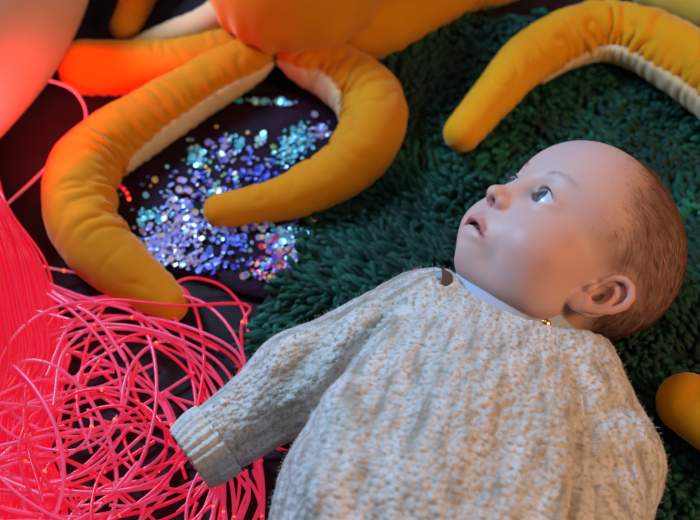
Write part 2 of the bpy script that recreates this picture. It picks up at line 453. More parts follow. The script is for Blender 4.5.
def hand(F, wr, d, n):
    """loosely curled baby hand past the wrist: palm, four fingers of different lengths, thumb from the side of the palm"""
    d = nrm(d); n = nrm(n - d * (n @ d)); sd = np.cross(n, d); pc = wr + d * 1.5
    F.cap(wr, pc, 1.2, 1.35, .4)
    for i, L in enumerate((2.1, 2.5, 2.35, 1.8)):
        b0 = pc + d * .7 + sd * (-.95 + i * .62); b1 = b0 + d * L * .4 - n * .15; b2 = b1 + d * L * .22 - n * L * .28; b3 = b2 - d * L * .12 - n * L * .26
        F.chain([b0, b1, b2, b3], [.38, .36, .33, .27], .12)
    t0 = pc - d * .6 - sd * .9; t1 = t0 + d * .7 - sd * .7 - n * .2; t2 = t1 + d * .7 - n * .35 + sd * .1
    F.chain([t0, t1, t2], [.5, .38, .3], .2)
hand(body_f, WRL, WRL - ELL, upv)
HIPR, HIPL = PE + side * -3.2 + axis * 1.5, PE + side * 3.2 + axis * 1.5
bv, bf = body_f.nets()
# the right hand sits inside the cuff
hf2 = Field(WRR - 4.5, WRR + 4.5, .11); hf2.cap(ELR + (WRR - ELR) * .75, WRR, 1.5, 1.35); hand(hf2, WRR - (WRR - ELR) * .22, WRR - ELR, upv); rv, rf = hf2.nets()
allv = np.vstack([H2W(hv), bv, rv]) / 100
allf = np.vstack([hf, bf + len(hv), rf + len(hv) + len(bv)])
z0 = np.zeros(len(bv) + len(rv))
BROOT = np.array([SR[0] * .5 + SL[0] * .5, SR[1] * .5 + SL[1] * .5, 1.8]) / 100
person = mesh('person', allv, allf, M_skin, root=BROOT, attrs=dict(lips=np.r_[lips, z0], blush=np.r_[blush, z0], scalp=np.r_[scalp, z0], dark=np.r_[dark, z0]))
tag(person, 'baby in an oatmeal knitted jumper lying on the green rug, looking up and away', 'person')

# eyes
def sphere(n1=40, n2=64):
    th = np.linspace(1e-3, math.pi - 1e-3, n1)[:, None]; ph = (np.arange(n2) / n2 * 2 * math.pi)[None]
    v = np.stack([np.sin(th) * np.cos(ph), np.sin(th) * np.sin(ph), np.cos(th) + 0 * ph], -1)
    return v.reshape(-1, 3), grid_faces(n1, n2), np.repeat(th[:, 0], n2)
for s, E in zip((-1, 1), EYE):
    sv, sf, th = sphere()
    g = nrm(np.array([.26, 1, .0])); a = nrm(np.cross(g, (0, 0, 1))); b = np.cross(g, a)
    bulge = 1 + .05 * np.exp(-(th / .38) ** 2)
    v = E + ER * bulge[:, None] * (sv[:, :1] * a + sv[:, 1:2] * b + sv[:, 2:] * g)
    mesh('eye', H2W(v) / 100, sf, M_eye, person, BROOT, attrs=dict(ang=th))
    # lashes: dark rim hairs of the upper lid
    ls = []
    for x in np.linspace(-.9, .9, 34):
        zz = .50 * (1 - (x / 1.05) ** 2) + .04; r0 = 1.29
        p0 = E + np.array([x, math.sqrt(r0 ** 2 - x * x - zz * zz), zz])
        d = nrm(np.array([x * .35, .8, .35])); p1 = p0 + d * .12; p2 = p1 + nrm(d + (0, 0, .6)) * .12
        ls.append([p0, p1, p2])
    lv, lf = tubes(H2W(np.array(ls)), np.tile([.016, .012, .004], (len(ls), 1)), 4)
    mesh('eyelashes', lv / 100, lf, M_lash, person, BROOT)

for s in (-1, 1):
    bs = []
    for _ in range(110):
        t = random.random(); x = s * (1.1 + 2.1 * t); z = .95 + .45 * math.sin(t * 2.2) + random.gauss(0, .09)
        k = np.argmin((hv[:, 0] - x) ** 2 + (hv[:, 2] - z) ** 2 + 100 * (hv[:, 1] < 2)); p0 = hv[k]
        d = nrm(np.array([s * 1., -.35, .25 - .5 * t])); bs.append([p0 - (0, .03, 0), p0 + d * .12 + (0, .05, 0), p0 + d * .26 + (0, .03, 0)])
    lv, lf = tubes(H2W(np.array(bs)), np.tile([.006, .005, .002], (len(bs), 1)), 3)
    mesh('eyebrow', lv / 100, lf, M_hair, person, BROOT)

# hair
def hair():
    n = vnormals(hv, hf); w = scalp ** 1.3 + .012 * ss(3.2, .5, hy) * (hz > 1)
    w[(np.abs(hx) > 4.9) & (hy > -3.2) & (hz < .4)] = 0
    w = w / w.sum(); pick = rng.choice(len(hv), 13000, p=w)
    p = hv[pick] + rng.normal(size=(13000, 3)) * .04; nn = n[pick]
    flow = np.array([0, -.75, -.55]) + .8 * (np.stack([vnoise(p * .35 + 7), vnoise(p * .35 + 31), vnoise(p * .35 + 57)], 1) - .5) + rng.normal(size=p.shape) * .16
    d = nrm(flow - nn * (flow * nn).sum(1, keepdims=True))
    L = rng.uniform(.5, 1.1, len(p)) * (.35 + .65 * ss(0, .8, scalp[pick]))
    cs = []
    ctr = np.array([0, -1.0, 1.2])
    for i in range(5):
        t = i / 4; q = p + d * (L * t)[:, None]
        r = np.linalg.norm(p - ctr, axis=1); qd = q - ctr
        cs.append(ctr + nrm(qd) * (r + .03 + .10 * t * (1 - .3 * t))[:, None])
    c = np.stack(cs, 1)
    v, f = tubes(H2W(c), np.tile([.006, .006, .005, .004, .002], (len(p), 1)), 3)
    return v, f
v, f = hair(); mesh('hair', v / 100, f, M_hair, person, BROOT)

# ------------------------------------------------------------------ sweater
SW = .17
sw = Field((-24, -33, 0.4), (24, 6, 14.5), SW)
sw.cap(NK + (0, 0, .3), CH, 5.0, 7.9, 0, flat=(upv, .70)); sw.cap(CH, BE, 7.9, 8.6, 2, flat=(upv, .68)); sw.cap(BE, PE - axis * 3, 8.6, 8.2, 2, flat=(upv, .68))
sw.cap(SR + side * 1.2, SL - side * 1.2, 3.1, 3.1, 2.2)
sw.cap(SR + side * 1.6, CH - side * 2.5, 3.4, 4.5, 1.6)
sw.cap(SL - side * 1.6, CH + side * 2.5, 3.6, 4.6, 1.6)
CUR = WRR + (WRR - ELR) * .16
sl_ = Field((-24, -33, 0.4), (24, 6, 14.5), SW)
sl_.cap(SR + side * .6 + (0, 0, .2), ELR, 3.35, 3.0, 0); sl_.cap(ELR, CUR, 3.0, 2.25, 1.2)
d = nrm(CUR - ELR)
sl_.op(lambda x, y, z: (x - CUR[0]) * -d[0] + (y - CUR[1]) * -d[1] + (z - CUR[2]) * -d[2] , (-24, -33, .4), (24, 6, 14.5), .3, True)
sr_ = Field((-24, -33, 0.4), (24, 6, 14.5), SW)
sr_.cap(SL - side * .4 + (0, 0, .2), ELL, 3.4, 3.25, 0); sr_.cap(ELL, WRL, 3.25, 2.4, 1.2)
tor = sw.V.copy()
OWN = [sw.V + .9, sl_.V.copy(), sr_.V.copy()]
owner = np.argmin(np.stack([sw.V + .9, sl_.V, sr_.V]), 0)
def smin(a, b, k):
    h = np.maximum(k - np.abs(a - b), 0) / k; return np.minimum(a, b) - h * h * k * .25
sw.V = smin(smin(sw.V, sl_.V, .9), sr_.V, .9)
# folds: soft pulled creases (start, end, radius, softness)
def crease(pts, r, k): sw.chain(pts, r, k, True)
def bead(pts, r, k): sw.chain(pts, r, k)
def top(px, py, z): return W(px, py, z)
def surf(px, py, dz=0.):
    """point where the picture ray meets the garment"""
    a = W(px, py, 14.); b = W(px, py, .6); t = np.linspace(0, 1, 300)[:, None]; q = a + (b - a) * t
    i = np.clip(np.round((q - sw.lo) / sw.h).astype(int), 0, sw.n - 1); vv = sw.V[tuple(i.T)]
    h = np.argmax(vv < 0) if (vv < 0).any() else 299
    return q[h] + (0, 0, dz)
cA = [surf(397, 298, .12), surf(384, 314, .0), surf(368, 335, -.15), surf(352, 356, -.3), surf(334, 382, -.4), surf(318, 402, -.4)]
fA = [surf(378, 296, -.55), surf(360, 316, -.55), surf(343, 338, -.6), surf(326, 362, -.7), surf(308, 384, -.8)]
fB = [surf(400, 322, -.8), surf(386, 345, -.75), surf(368, 372, -.75), surf(350, 400, -.8), surf(338, 440, -.9)]
cB = [surf(570, 352, .15), surf(576, 385, .0), surf(578, 420, -.1), surf(577, 455, -.2), surf(574, 490, -.25), surf(566, 530, -.3)]
fC = [surf(590, 362, -.7), surf(597, 395, -.7), surf(597, 430, -.75), surf(594, 465, -.75), surf(590, 530, -.8)]
fD = [surf(556, 400, -.8), surf(558, 435, -.75), surf(556, 470, -.75), surf(548, 530, -.8)]
bead(fA, [.5, .8, .95, 1.05, 1.0], .8); bead(fB, [.6, .9, 1.0, 1.1, 1.0], .9)
bead(fC, [.6, .85, .95, 1.0, 1.0], .9); bead(fD, [.6, .85, .95, 1.0], .9)
crease(cA, [.14, .3, .42, .55, .65, .7], .3); crease(cB, [.1, .25, .35, .45, .5, .55], .3)
crease([surf(330, 330, .35), surf(305, 352, .2), surf(285, 385, .3)], [.2, .4, .2], 1.2)
crease([surf(262, 360, .35), surf(240, 395, .2), surf(232, 420, .3)], [.15, .3, .2], 1.0)
bead([surf(345, 398, -.9), surf(352, 430, -.8), surf(340, 470, -.8), surf(330, 520, -.8)], [1.0, 1.15, 1.15, 1.1], 1.6)
bead([surf(310, 455, -.6), surf(322, 490, -.7), surf(330, 540, -.7)], [.8, 1., 1.], 1.4)
crease([surf(600, 420, .35), surf(618, 405, .35), surf(640, 408, .4)], [.15, .3, .2], 1.1)
crease([surf(590, 480, .35), surf(620, 462, .3), surf(655, 470, .4)], [.15, .3, .2], 1.1)
crease([surf(430, 345, .4), surf(410, 380, .35), surf(402, 420, .4)], [.2, .35, .2], 1.5)
crease([surf(520, 400, .45), surf(500, 450, .4), surf(470, 500, .45)], [.15, .35, .2], 2.)
# neck opening
nd = HM[:, 2]; nb = H2W((0, -.8, -6.6))
sw.cap(nb - nd * 1.6, nb + nd * 6, 4.8, 6.2, .4, True)
NO = nb
# garment bottom
HEM = PE - axis * 1.0
v, f = sw.nets(); v = laplace(v, f, 1, .4)
def trilerp(V, v):
    g = (v - sw.lo) / sw.h; i = np.clip(np.floor(g).astype(int), 0, sw.n - 2); t = g - i; o = 0
    for a in (0, 1):
        for b in (0, 1):
            for c in (0, 1):
                o = o + V[i[:, 0] + a, i[:, 1] + b, i[:, 2] + c] * (t[:, 0] if a else 1 - t[:, 0]) * (t[:, 1] if b else 1 - t[:, 1]) * (t[:, 2] if c else 1 - t[:, 2])
    return o
def knit_uv(v):
    """cloth coordinates around and along each of the three knitted panels"""
    out = []
    for q, (o, ax) in enumerate(((NK, axis), (SR, nrm(ELR - SR)), (SL, nrm(ELL - SL)))):
        r = v - o; al = r @ ax; sd = nrm(np.cross(ax, upv)); uu = r @ sd; ww = r @ nrm(np.cross(sd, ax))
        ang = np.arctan2(uu, ww + (3 if q == 0 else 0)) * (8 if q == 0 else 3.2)
        out.append(np.stack([ang, al, np.full(len(v), q * 3.)], 1))
    return np.stack(out)
uva = knit_uv(v); dist_ = np.stack([trilerp(V, v) for V in OWN])
ow = dist_.argmin(0); uv = uva[ow, np.arange(len(v))]
fown = dist_[:, f].mean(2).argmin(0)
srt = np.sort(dist_, 0); seamd = srt[1] - srt[0]
n = vnormals(v, f)
h = .08 * (vnoise(uv * (2.6, 2.2, 1)) - .5) + .09 * (vnoise(uv * (1.9, .55, 1) + 9) - .5) + .16 * (vnoise(uv * (.35, .25, 1) + 3) - .5)
h = h * ss(0, .5, seamd) - .07 * np.exp(-(seamd / .35) ** 2)
v = v + n * h[:, None]
SWN = (v, f, n)
sweater = mesh('sweater', v / 100, f, M_knit, person, BROOT)
sweater.data.attributes.new('knit', 'FLOAT_VECTOR', 'CORNER').data.foreach_set('vector', (uva[fown[:, None], f] / 100).astype(np.float32).ravel())
# wool fuzz standing off the knit
pick = rng.choice(len(v), 9000); p = v[pick] + rng.normal(size=(9000, 3)) * .08; nn = n[pick]
d0 = nrm(nn * .6 + rng.normal(size=p.shape) * .7); d1 = nrm(d0 + rng.normal(size=p.shape) * .7)
L = rng.uniform(.12, .34, len(p))[:, None]
c = np.stack([p - nn * .03, p + d0 * L * .5, p + d0 * L * .5 + d1 * L * .5], 1)
fv, ff = tubes(c, np.tile([.009, .008, .003], (len(p), 1)), 3)
mesh('fuzz', fv / 100, ff, M_fuzz, sweater, BROOT, kind='stuff')
# ribbed cuff on the right arm
def cuff(c0, c1, r0, r1, name='cuff', ribs=26):
    ax = nrm(c1 - c0); s = nrm(np.cross(ax, upv)); u = np.cross(s, ax); nn_ = 30; na = ribs * 8
    a = np.arange(na) / na * 2 * math.pi
    prof = [(t, 1.0) for t in np.linspace(0, 1, nn_)] + [(1.03, .97), (1.035, .9), (1.0, .86), (.8, .84), (.3, .84)]
    rows = []
    for t, k in prof:
        r = (r0 + (r1 - r0) * min(t, 1)) * k * (1 + .06 * sin(t * math.pi)) 
        rr = r + (.075 * np.cos(a * ribs) if k > .85 else 0) + .04 * np.sin(a * 3 + 1)
        rows.append(c0 + ax * (np.linalg.norm(c1 - c0) * t) + rr[:, None] * (np.cos(a)[:, None] * s + np.sin(a)[:, None] * u))
    v = np.vstack(rows); f = grid_faces(len(prof), na)
    return v, f
dR = nrm(CUR - ELR); c0 = CUR - dR * .2
cv, cf = cuff(c0, CUR + dR * 1.9, 2.42, 2.12)
cv = cv + .05 * (vnoise(cv * 3)[:, None] - .5)
mesh('cuff', cv / 100, cf, M_rib, sweater, BROOT)
dL = nrm(WRL - ELL); cv, cf = cuff(WRL + dL * 1.2, WRL + dL * 3.6, 2.3, 2.0)
mesh('cuff', cv / 100, cf, M_rib, sweater, BROOT)
# small brass snap on the neckline and the brown label sewn inside it
def top_of(px, py):
    a = P(px, py, .14); b = P(px, py, .006); t = np.linspace(0, 1, 700)[:, None]; q = (a + (b - a) * t) * 100
    i = np.clip(np.round((q - sw.lo) / sw.h).astype(int), 0, sw.n - 1); vv = sw.V[tuple(i.T)] < 0
    return q[np.argmax(vv)] if vv.any() else q[-1]
bp = top_of(546, 323); sv0, sf0, th0 = sphere(24, 32)
bn = nrm(np.array([.1, -.5, 1.])); b1 = nrm(np.cross(bn, (1, 0, 0))); b2 = np.cross(bn, b1)
prof_r = np.where(th0 < 1.2, .26 + .03 * np.cos(th0 * 8), .26)
bvv = bp + bn * .05 + prof_r[:, None] * (sv0[:, :1] * b1 + sv0[:, 1:2] * b2) + sv0[:, 2:] * bn * .13
mesh('snap_button', bvv / 100, sf0, M_brass, sweater, BROOT)['label'] = 'small brass snap button'
def ring(cn, ax, R, hgt, th, mat, name, parent, wob=.12, seg=160, lift=0):
    s = nrm(np.cross(ax, upv)); u = np.cross(s, ax); a = np.arange(seg) / seg * 2 * math.pi
    prof = [(-hgt, th), (0, th * 1.2), (hgt * .8, th), (hgt, 0), (hgt * .8, -th * .6), (0, -th), (-hgt, -th)]
    rows = [cn + ax * (q + wob * np.sin(a * 5)[:, None] + lift * np.sin(a)[:, None]) + (R + t) * (np.cos(a)[:, None] * s + np.sin(a)[:, None] * u) for q, t in prof]
    v = np.vstack(rows); f = grid_faces(len(prof), seg)
    return mesh(name, v / 100, f, mat, parent, BROOT)
nk2 = H2W((0, -.5, -6.2)) 
ring(nk2, nd, 4.15, 1.9, .18, M_cotton, 'undershirt_collar', person)
tp = top_of(447, 279); tn = nrm(np.array([.55, .2, .8])); t1 = nrm(np.cross(tn, (.3, 1, 0))); t2 = np.cross(tn, t1)
gu, gv = np.meshgrid(np.linspace(-.45, .45, 12), np.linspace(-.75, .75, 14), indexing='ij')
tv = tp + tn * .12 + gu[..., None] * t1 + gv[..., None] * t2 - ((gu ** 2 + gv ** 2) * .25)[..., None] * tn
tg = mesh('neck_label', tv.reshape(-1, 3) / 100, grid_faces(12, 14, False), M_tape, sweater, BROOT); tg['label'] = 'brown neck tape'
md = tg.modifiers.new('thickness', 'SOLIDIFY'); md.thickness = .0008

# ------------------------------------------------------------------ rug
CORN = [P(400, 16), P(330, 200), P(247, 352), P(300, 470), P(420, 640), P(980, 560), P(980, 60), P(700, 24), P(520, 22)]
poly = np.array([c[:2] for c in CORN])
def inside(p, poly):
    r = np.zeros(len(p), bool); j = len(poly) - 1
    for i in range(len(poly)):
        a, b = poly[i], poly[j]
        m = (a[1] > p[:, 1]) != (b[1] > p[:, 1])
        r ^= m & (p[:, 0] < (b[0] - a[0]) * (p[:, 1] - a[1]) / (b[1] - a[1] + 1e-12) + a[0]); j = i
    return r
PRESS = []      # capsules (cm) that press the pile: (a, b, ra, rb, flat)
PRESS += [(H2W((0, -1.1, 2.0)), H2W((0, -1.1, 1.0)), 6.6, 6.6, 1.), (H2W((0, 2, -2)), H2W((0, -.9, -6)), 4.4, 3.4, 1.)]
PRESS += [(NK, CH, 5.6, 8.1, .70), (CH, BE, 8.1, 8.8, .68), (BE, PE, 8.8, 8.4, .68), (SR, ELR, 3.6, 3.2, 1), (ELR, CUR, 3.2, 2.5, 1), (SL, ELL, 3.7, 3.5, 1), (ELL, WRL, 3.5, 2.6, 1)]
def press(v, lo=.12):
    for a, b, ra, rb, fl in PRESS:
        ba = (b - a)[:2]; t = np.clip(((v[:, :2] - a[:2]) @ ba) / max(ba @ ba, 1e-6), 0, 1)
        dd = np.linalg.norm(v[:, :2] - a[:2] - t[:, None] * ba, axis=1); r = ra + t * (rb - ra); zc = a[2] + t * (b[2] - a[2])
        m = dd < r; zm = np.maximum(zc - fl * np.sqrt(np.maximum(r * r - dd * dd, 0)), lo)
        zt = zc
        hit = m & (v[:, 2] > zm) & (v[:, 2] < zt)
        v[hit, 2] = zm[hit]
    return v
def build_rug():
    root = np.append(P(600, 260)[:2], 0)
    rug = empty('shaggy_rug', root, 'dark green shaggy rug with a thick pile lying under the baby', 'rug')
    # backing: an extruded outline with a rounded, slightly wavy edge
    k = len(poly); pts = spline(np.c_[np.vstack([poly, poly[:1]]), np.zeros(k + 1)], 240)[:-1, :2]
    ctr = pts.mean(0); n = len(pts); rows = []
    for z, s in ((.0005, 1.0), (.003, 1.008), (.006, 1.0), (.007, .97), (.007, .5), (.007, .02)):
        rows.append(np.c_[ctr + (pts - ctr) * s, np.full(n, z)])
    v = np.vstack(rows); f = grid_faces(len(rows), n)
    mesh('rug_backing', v, f, M_back, rug, root)
    lo, hi = poly.min(0) * 100, poly.max(0) * 100
    lo[1] = max(lo[1], -26); hi[0] = min(hi[0], 36)
    sp = .50
    gx, gy = np.meshgrid(np.arange(lo[0], hi[0], sp), np.arange(lo[1], hi[1], sp)); g = np.c_[gx.ravel(), gy.ravel()] + rng.uniform(-.3, .3, (gx.size, 2))
    g = g[inside(g / 100, poly)]; N = len(g)
    L = rng.uniform(.95, 1.5, N); R = rng.uniform(.20, .29, N)
    # lean: outward near the left edge, flowing elsewhere
    fl = np.stack([vnoise(np.c_[g * .16, g[:, :1] * 0 + 1]) - .5, vnoise(np.c_[g * .16, g[:, :1] * 0 + 40]) - .5], 1) * 3.6
    fl += np.stack([vnoise(np.c_[g * .6, g[:, :1] * 0 + 11]) - .5, vnoise(np.c_[g * .6, g[:, :1] * 0 + 70]) - .5], 1) * 1.4
    e0 = np.array(poly[0]) * 100; e1 = np.array(poly[2]) * 100; ed = (e1 - e0) / np.linalg.norm(e1 - e0); en = np.array([ed[1], -ed[0]])
    if en[0] > 0: en = -en
    dist = -(g - e0) @ en
    fl += en * (1.1 * np.exp(-np.clip(dist, 0, 99) / 9))[:, None] + rng.normal(size=(N, 2)) * .55
    d = np.c_[fl, np.full(N, 1.15)]; d = nrm(d)
    hor = d.copy(); hor[:, 2] = 0
    ts = np.array([0, .3, .6, .85, 1.0]); rs = np.array([.75, 1., 1.1, .95, .42])
    c = []
    bend = rng.normal(size=(N, 3)) * .12
    for t in ts:
        q = np.c_[g, np.full(N, .5)] + d * (L * t)[:, None] + (hor * .35 - [0, 0, .25] + bend) * (L * t * t)[:, None] 
        q[:, 2] = np.maximum(q[:, 2], .3)
        c.append(q)
    c = np.stack(c, 1)
    c = press(c.reshape(-1, 3)).reshape(c.shape)
    v, f = tubes(c, R[:, None] * rs, 6)
    tipn = np.arange(N)[:, None] * 30 + 24 + np.arange(6)[None]
    v = press(v, .05)
    rnd = np.repeat(np.clip(.5 * rng.random(N) + .6 * vnoise(np.c_[g * .25, g[:, :1] * 0 + 5]) - .05, 0, 1), 30)
    mesh('pile', v / 100, [f, tipn], M_green, rug, root, attrs=dict(rnd=rnd), kind='stuff')

# ------------------------------------------------------------------ plush octopuses
def arm(pts, parent, root, seam=None, w=.5, name='arm', mat=None, under=M_cream, seed=0, gather=1., wr=1., taper_tip=True, rest=0.):
    """pts: (px, py, radius px, extra height cm, cream centre angle deg). angle 90 = top, 0 = right of the direction of travel"""
    mat = mat or M_orange; q = []
    for px, py, r, dz, ang in pts:
        sc = .00084 if rest == 0 else .00078
        R = r * sc; z = R * .95 + rest + dz / 100
        p = P(px, py, z); q.append([*p, R, ang])
    q = np.array(q); L = np.linalg.norm(np.diff(q[:, :3], axis=0), axis=1).sum(); n = max(int(L / .0013), 60)
    c = spline(q, n); cen, R, A = c[:, :3], c[:, 3].copy(), np.radians(c[:, 4])
    s = np.linspace(0, L, n); t, sd, u = frames(cen)
    if taper_tip:       # round the last stretch like a hemisphere
        e = np.clip((L - s) / (R[-1] * 1.0), 0, 1); R = R * np.sqrt(np.clip(1 - (1 - e) ** 2, .0004, 1))
    kap = np.linalg.norm(np.gradient(t, axis=0), axis=1) / (L / n); kap = np.convolve(np.pad(kap, 15, 'edge'), np.ones(31) / 31, 'valid')
    kv = np.gradient(t, axis=0) / (L / n)
    na = 72; th = np.arange(na) / na * 2 * math.pi
    S, TH = np.meshgrid(s, th, indexing='ij')
    dirv = np.cos(th)[None, :, None] * sd[:, None] + np.sin(th)[None, :, None] * u[:, None]
    inner = np.clip((dirv * nrm(kv)[:, None]).sum(-1) * .5 + .6, 0, 1) * np.clip(kap / 14, 0, 1)[:, None]
    nx = np.cos(TH) * 1.2; ny = np.sin(TH) * 1.2
    f1 = vnoise(np.stack([S * 100 + seed * 17 + 1.0 * vnoise(np.stack([nx + 9, ny, S * 40], -1)), nx * .8, ny * .8], -1))
    wr1 = np.abs(f1 * 2 - 1)                                     # creases every ~1.5 cm
    f2 = vnoise(np.stack([S * 45 + seed, nx, ny], -1))
    dA = np.abs((TH - A[:, None] + math.pi) % (2 * math.pi) - math.pi)
    near = np.exp(-((dA - w) / .45) ** 2) if seam is not None else 0
    gath = near * .09 * (np.abs(np.sin(S * 100 * 5.2 / 1.6 + 2.0 * f2)) - .5) * gather
    dep = (.05 * (f2 - .5) + wr * (inner * .20 + .035) * (np.sqrt(wr1 + .02) - .8)) * 1.
    tipfade = np.clip((L - S) / .03, .15, 1)
    RR = R[:, None] * (1 + (dep + gath) * tipfade)
    if rest: RR *= 1
    v = cen[:, None] + RR[..., None] * dirv
    v[..., 2] = np.where(v[..., 2] < rest + .001, rest + .001 + (v[..., 2] - rest - .001) * .25, v[..., 2])
    v[..., 2] = np.maximum(v[..., 2], .001)
    f = grid_faces(n, na)
    fs = [f, np.arange(na)[None] + (n - 1) * na]
    o = mesh(name, v.reshape(-1, 3), fs, mat, parent, root)
    for a_, b_ in zip(q[:-1], q[1:]):
        if rest: PRESS.append((a_[:3] * 100, b_[:3] * 100, a_[3] * 100, b_[3] * 100, 1.))
    if seam is not None:
        m2 = 15; e = np.linspace(-1, 1, m2); k0, k1 = int(n * seam[0]), int(n * seam[1])
        wloc = w * np.clip(np.minimum((np.arange(k0, k1) - k0) / 25, (k1 - 1 - np.arange(k0, k1)) / 40), .0, 1) ** .5
        TA = A[k0:k1, None] + e[None] * wloc[:, None]
        Sx = np.repeat(s[k0:k1, None], m2, 1)
        ri = R[k0:k1, None] * (1 + .05 * np.sqrt(np.clip(1 - e[None] ** 2, 0, 1)) * 1.2 - .10 * (np.abs(e[None]) > .97) + .05 * (vnoise(np.stack([Sx * 160, TA * 1.2, Sx * 0], -1)) - .5) + .05 * (np.abs(np.sin(Sx * 100 * 5.2 / 1.6)) - .5) * np.abs(e[None]))
        vv = cen[k0:k1, None] + ri[..., None] * (np.cos(TA)[..., None] * sd[k0:k1, None] + np.sin(TA)[..., None] * u[k0:k1, None])
        vv[..., 2] = np.maximum(vv[..., 2], .0008)
        oo = mesh('underside', vv.reshape(-1, 3), grid_faces(k1 - k0, m2, False), under, o, root)
        oo['label'] = 'cream gathered underside'
        sm = oo.modifiers.new('thickness', 'SOLIDIFY'); sm.thickness = .0012; sm.offset = -1
    return o
def plush_head(px, py, zc, r, parent, root, mat, seed=0, tilt=(0, 0)):
    """stuffed bulb-shaped body, gathered where the arms join"""
    c = P(px, py, zc); n1, n2 = 150, 200
    th = np.linspace(.01, math.pi - .01, n1)[:, None]; ph = (np.arange(n2) / n2 * 2 * math.pi)[None]
    d = np.stack([np.sin(th) * np.cos(ph), np.sin(th) * np.sin(ph), np.cos(th) + 0 * ph], -1)
    R = 1 - .16 * ss(1.7, 2.5, th) + .05 * (vnoise(d * 2.2 + seed) - .5) + .03 * np.sin(ph * 16 + 2 * np.sin(ph * 3)) * ss(1.2, 2.3, th)
    v = c + d * R[..., None] * np.array([r, r, r * 1.08])
    v[..., 2] = np.maximum(v[..., 2], .002)
    return mesh('body', v.reshape(-1, 3), grid_faces(n1, n2), mat, parent, root), c

def octopus_one():
    root = P(300, -25, 0)
    o = empty('plush_octopus', root, 'mustard plush octopus behind the glitter pad, its two front arms looping round it', 'soft toy', 'mustard plush octopus toys')
    b, c = plush_head(296, -28, .070, .074, o, root, M_orange, 3)
    # stitched dimple (mouth) on the side of the body
    arm([(268, 30, 22, 1.6, 200), (245, 58, 24, .8, 200), (200, 86, 26, .3, 195), (138, 124, 29, .1, 195), (92, 158, 32, 0, 190), (79, 196, 33, 0, 190), (90, 236, 31, 0, 200), (122, 268, 27, 0, 210), (152, 290, 21, 0, 210), (184, 316, 13, 0, 210)][::1],
        o, root, seam=(.06, .50), w=.62, seed=1)
    arm([(282, 28, 22, 1.6, -10), (305, 56, 24, .8, -5), (338, 72, 28, .3, 0), (368, 96, 31, 0, -10), (373, 126, 31, 0, -30), (350, 163, 28, 0, -50), (302, 191, 23, 0, -60), (255, 205, 18, 0, -60), (203, 214, 16, 0, -60)],
        o, root, seam=(.08, .45), w=.62, seed=2)
    arm([(262, 40, 22, .8, -90), (210, 58, 26, .3, -90), (150, 67, 27, 0, -90), (58, 67, 27, 0, -90)], o, root, seam=(.1, .9), w=.5, seed=3)
    arm([(250, -5, 24, .5, 110), (212, 22, 17, 1.0, 100), (170, 38, 14, .6, 95), (130, 52, 11, .3, 90)], o, root, seam=(.1, .95), w=1.2, seed=4)
    arm([(250, -60, 24, 0, -90), (190, -58, 22, 0, -90), (150, -20, 19, 0, -90), (119, 38, 14, 0, -90)], o, root, seam=(.1, .9), w=.5, seed=5)
    arm([(310, 5, 30, 1.2, -90), (360, 28, 33, .3, -90), (408, 12, 30, 0, -90), (462, -12, 27, 0, -90), (515, -22, 22, 0, -90), (570, -50, 15, 0, -90)], o, root, seam=(.1, .9), w=.5, seed=6)
    arm([(340, -50, 26, 0, -90), (420, -80, 24, 0, -90), (480, -110, 18, 0, -90)], o, root, seam=(.1, .9), w=.5, seed=7)
    arm([(290, -80, 26, 0, -90), (280, -140, 24, 0, -90), (230, -180, 18, 0, -90)], o, root, seam=(.1, .9), w=.5, seed=8)
def octopus_two():
    root = P(850, 60, 0)
    o = empty('plush_octopus', root, 'yellow plush octopus at the right, one arm curling over the green rug above the baby', 'soft toy', 'mustard plush octopus toys')
    b, c = plush_head(870, 10, .09, .072, o, root, M_orange2, 8)
    K = dict(mat=M_orange2, rest=.016)
    arm([(830, 110, 36, .8, 235), (765, 112, 37, .3, 212), (705, 72, 35, 0, 205), (650, 40, 33, 0, 205), (605, 29, 31, 0, 208), (563, 38, 30, 0, 215), (525, 62, 27, 0, 225), (490, 100, 22, 0, 235), (452, 145, 18, 0, 240)],
        o, root, seam=(.1, .72), w=.6, seed=11, wr=1.5, **K)
    arm([(880, 120, 34, .5, -90), (900, 260, 32, 0, -90), (870, 400, 31, 0, -90), (800, 468, 32, 0, -90), (722, 424, 28, 0, -90), (660, 386, 23, 0, -90)], o, root, seam=(.1, .9), w=.5, seed=12, wr=.5, **K)
    arm([(830, 30, 40, 1.0, -90), (760, 16, 38, 1.0, -90), (700, -2, 34, .8, -90), (632, -20, 24, .3, -90)], o, root, seam=(.1, .9), w=.5, seed=13, mat=M_pale, rest=.012)
    arm([(900, -20, 34, 0, -90), (930, -90, 30, 0, -90), (900, -150, 20, 0, -90)], o, root, seam=(.1, .9), w=.5, seed=14, mat=M_orange2)
    arm([(930, 40, 34, 0, -90), (1020, 40, 30, 0, -90), (1080, 90, 20, 0, -90)], o, root, seam=(.1, .9), w=.5, seed=15, mat=M_orange2)
octopus_one(); octopus_two(); build_rug()

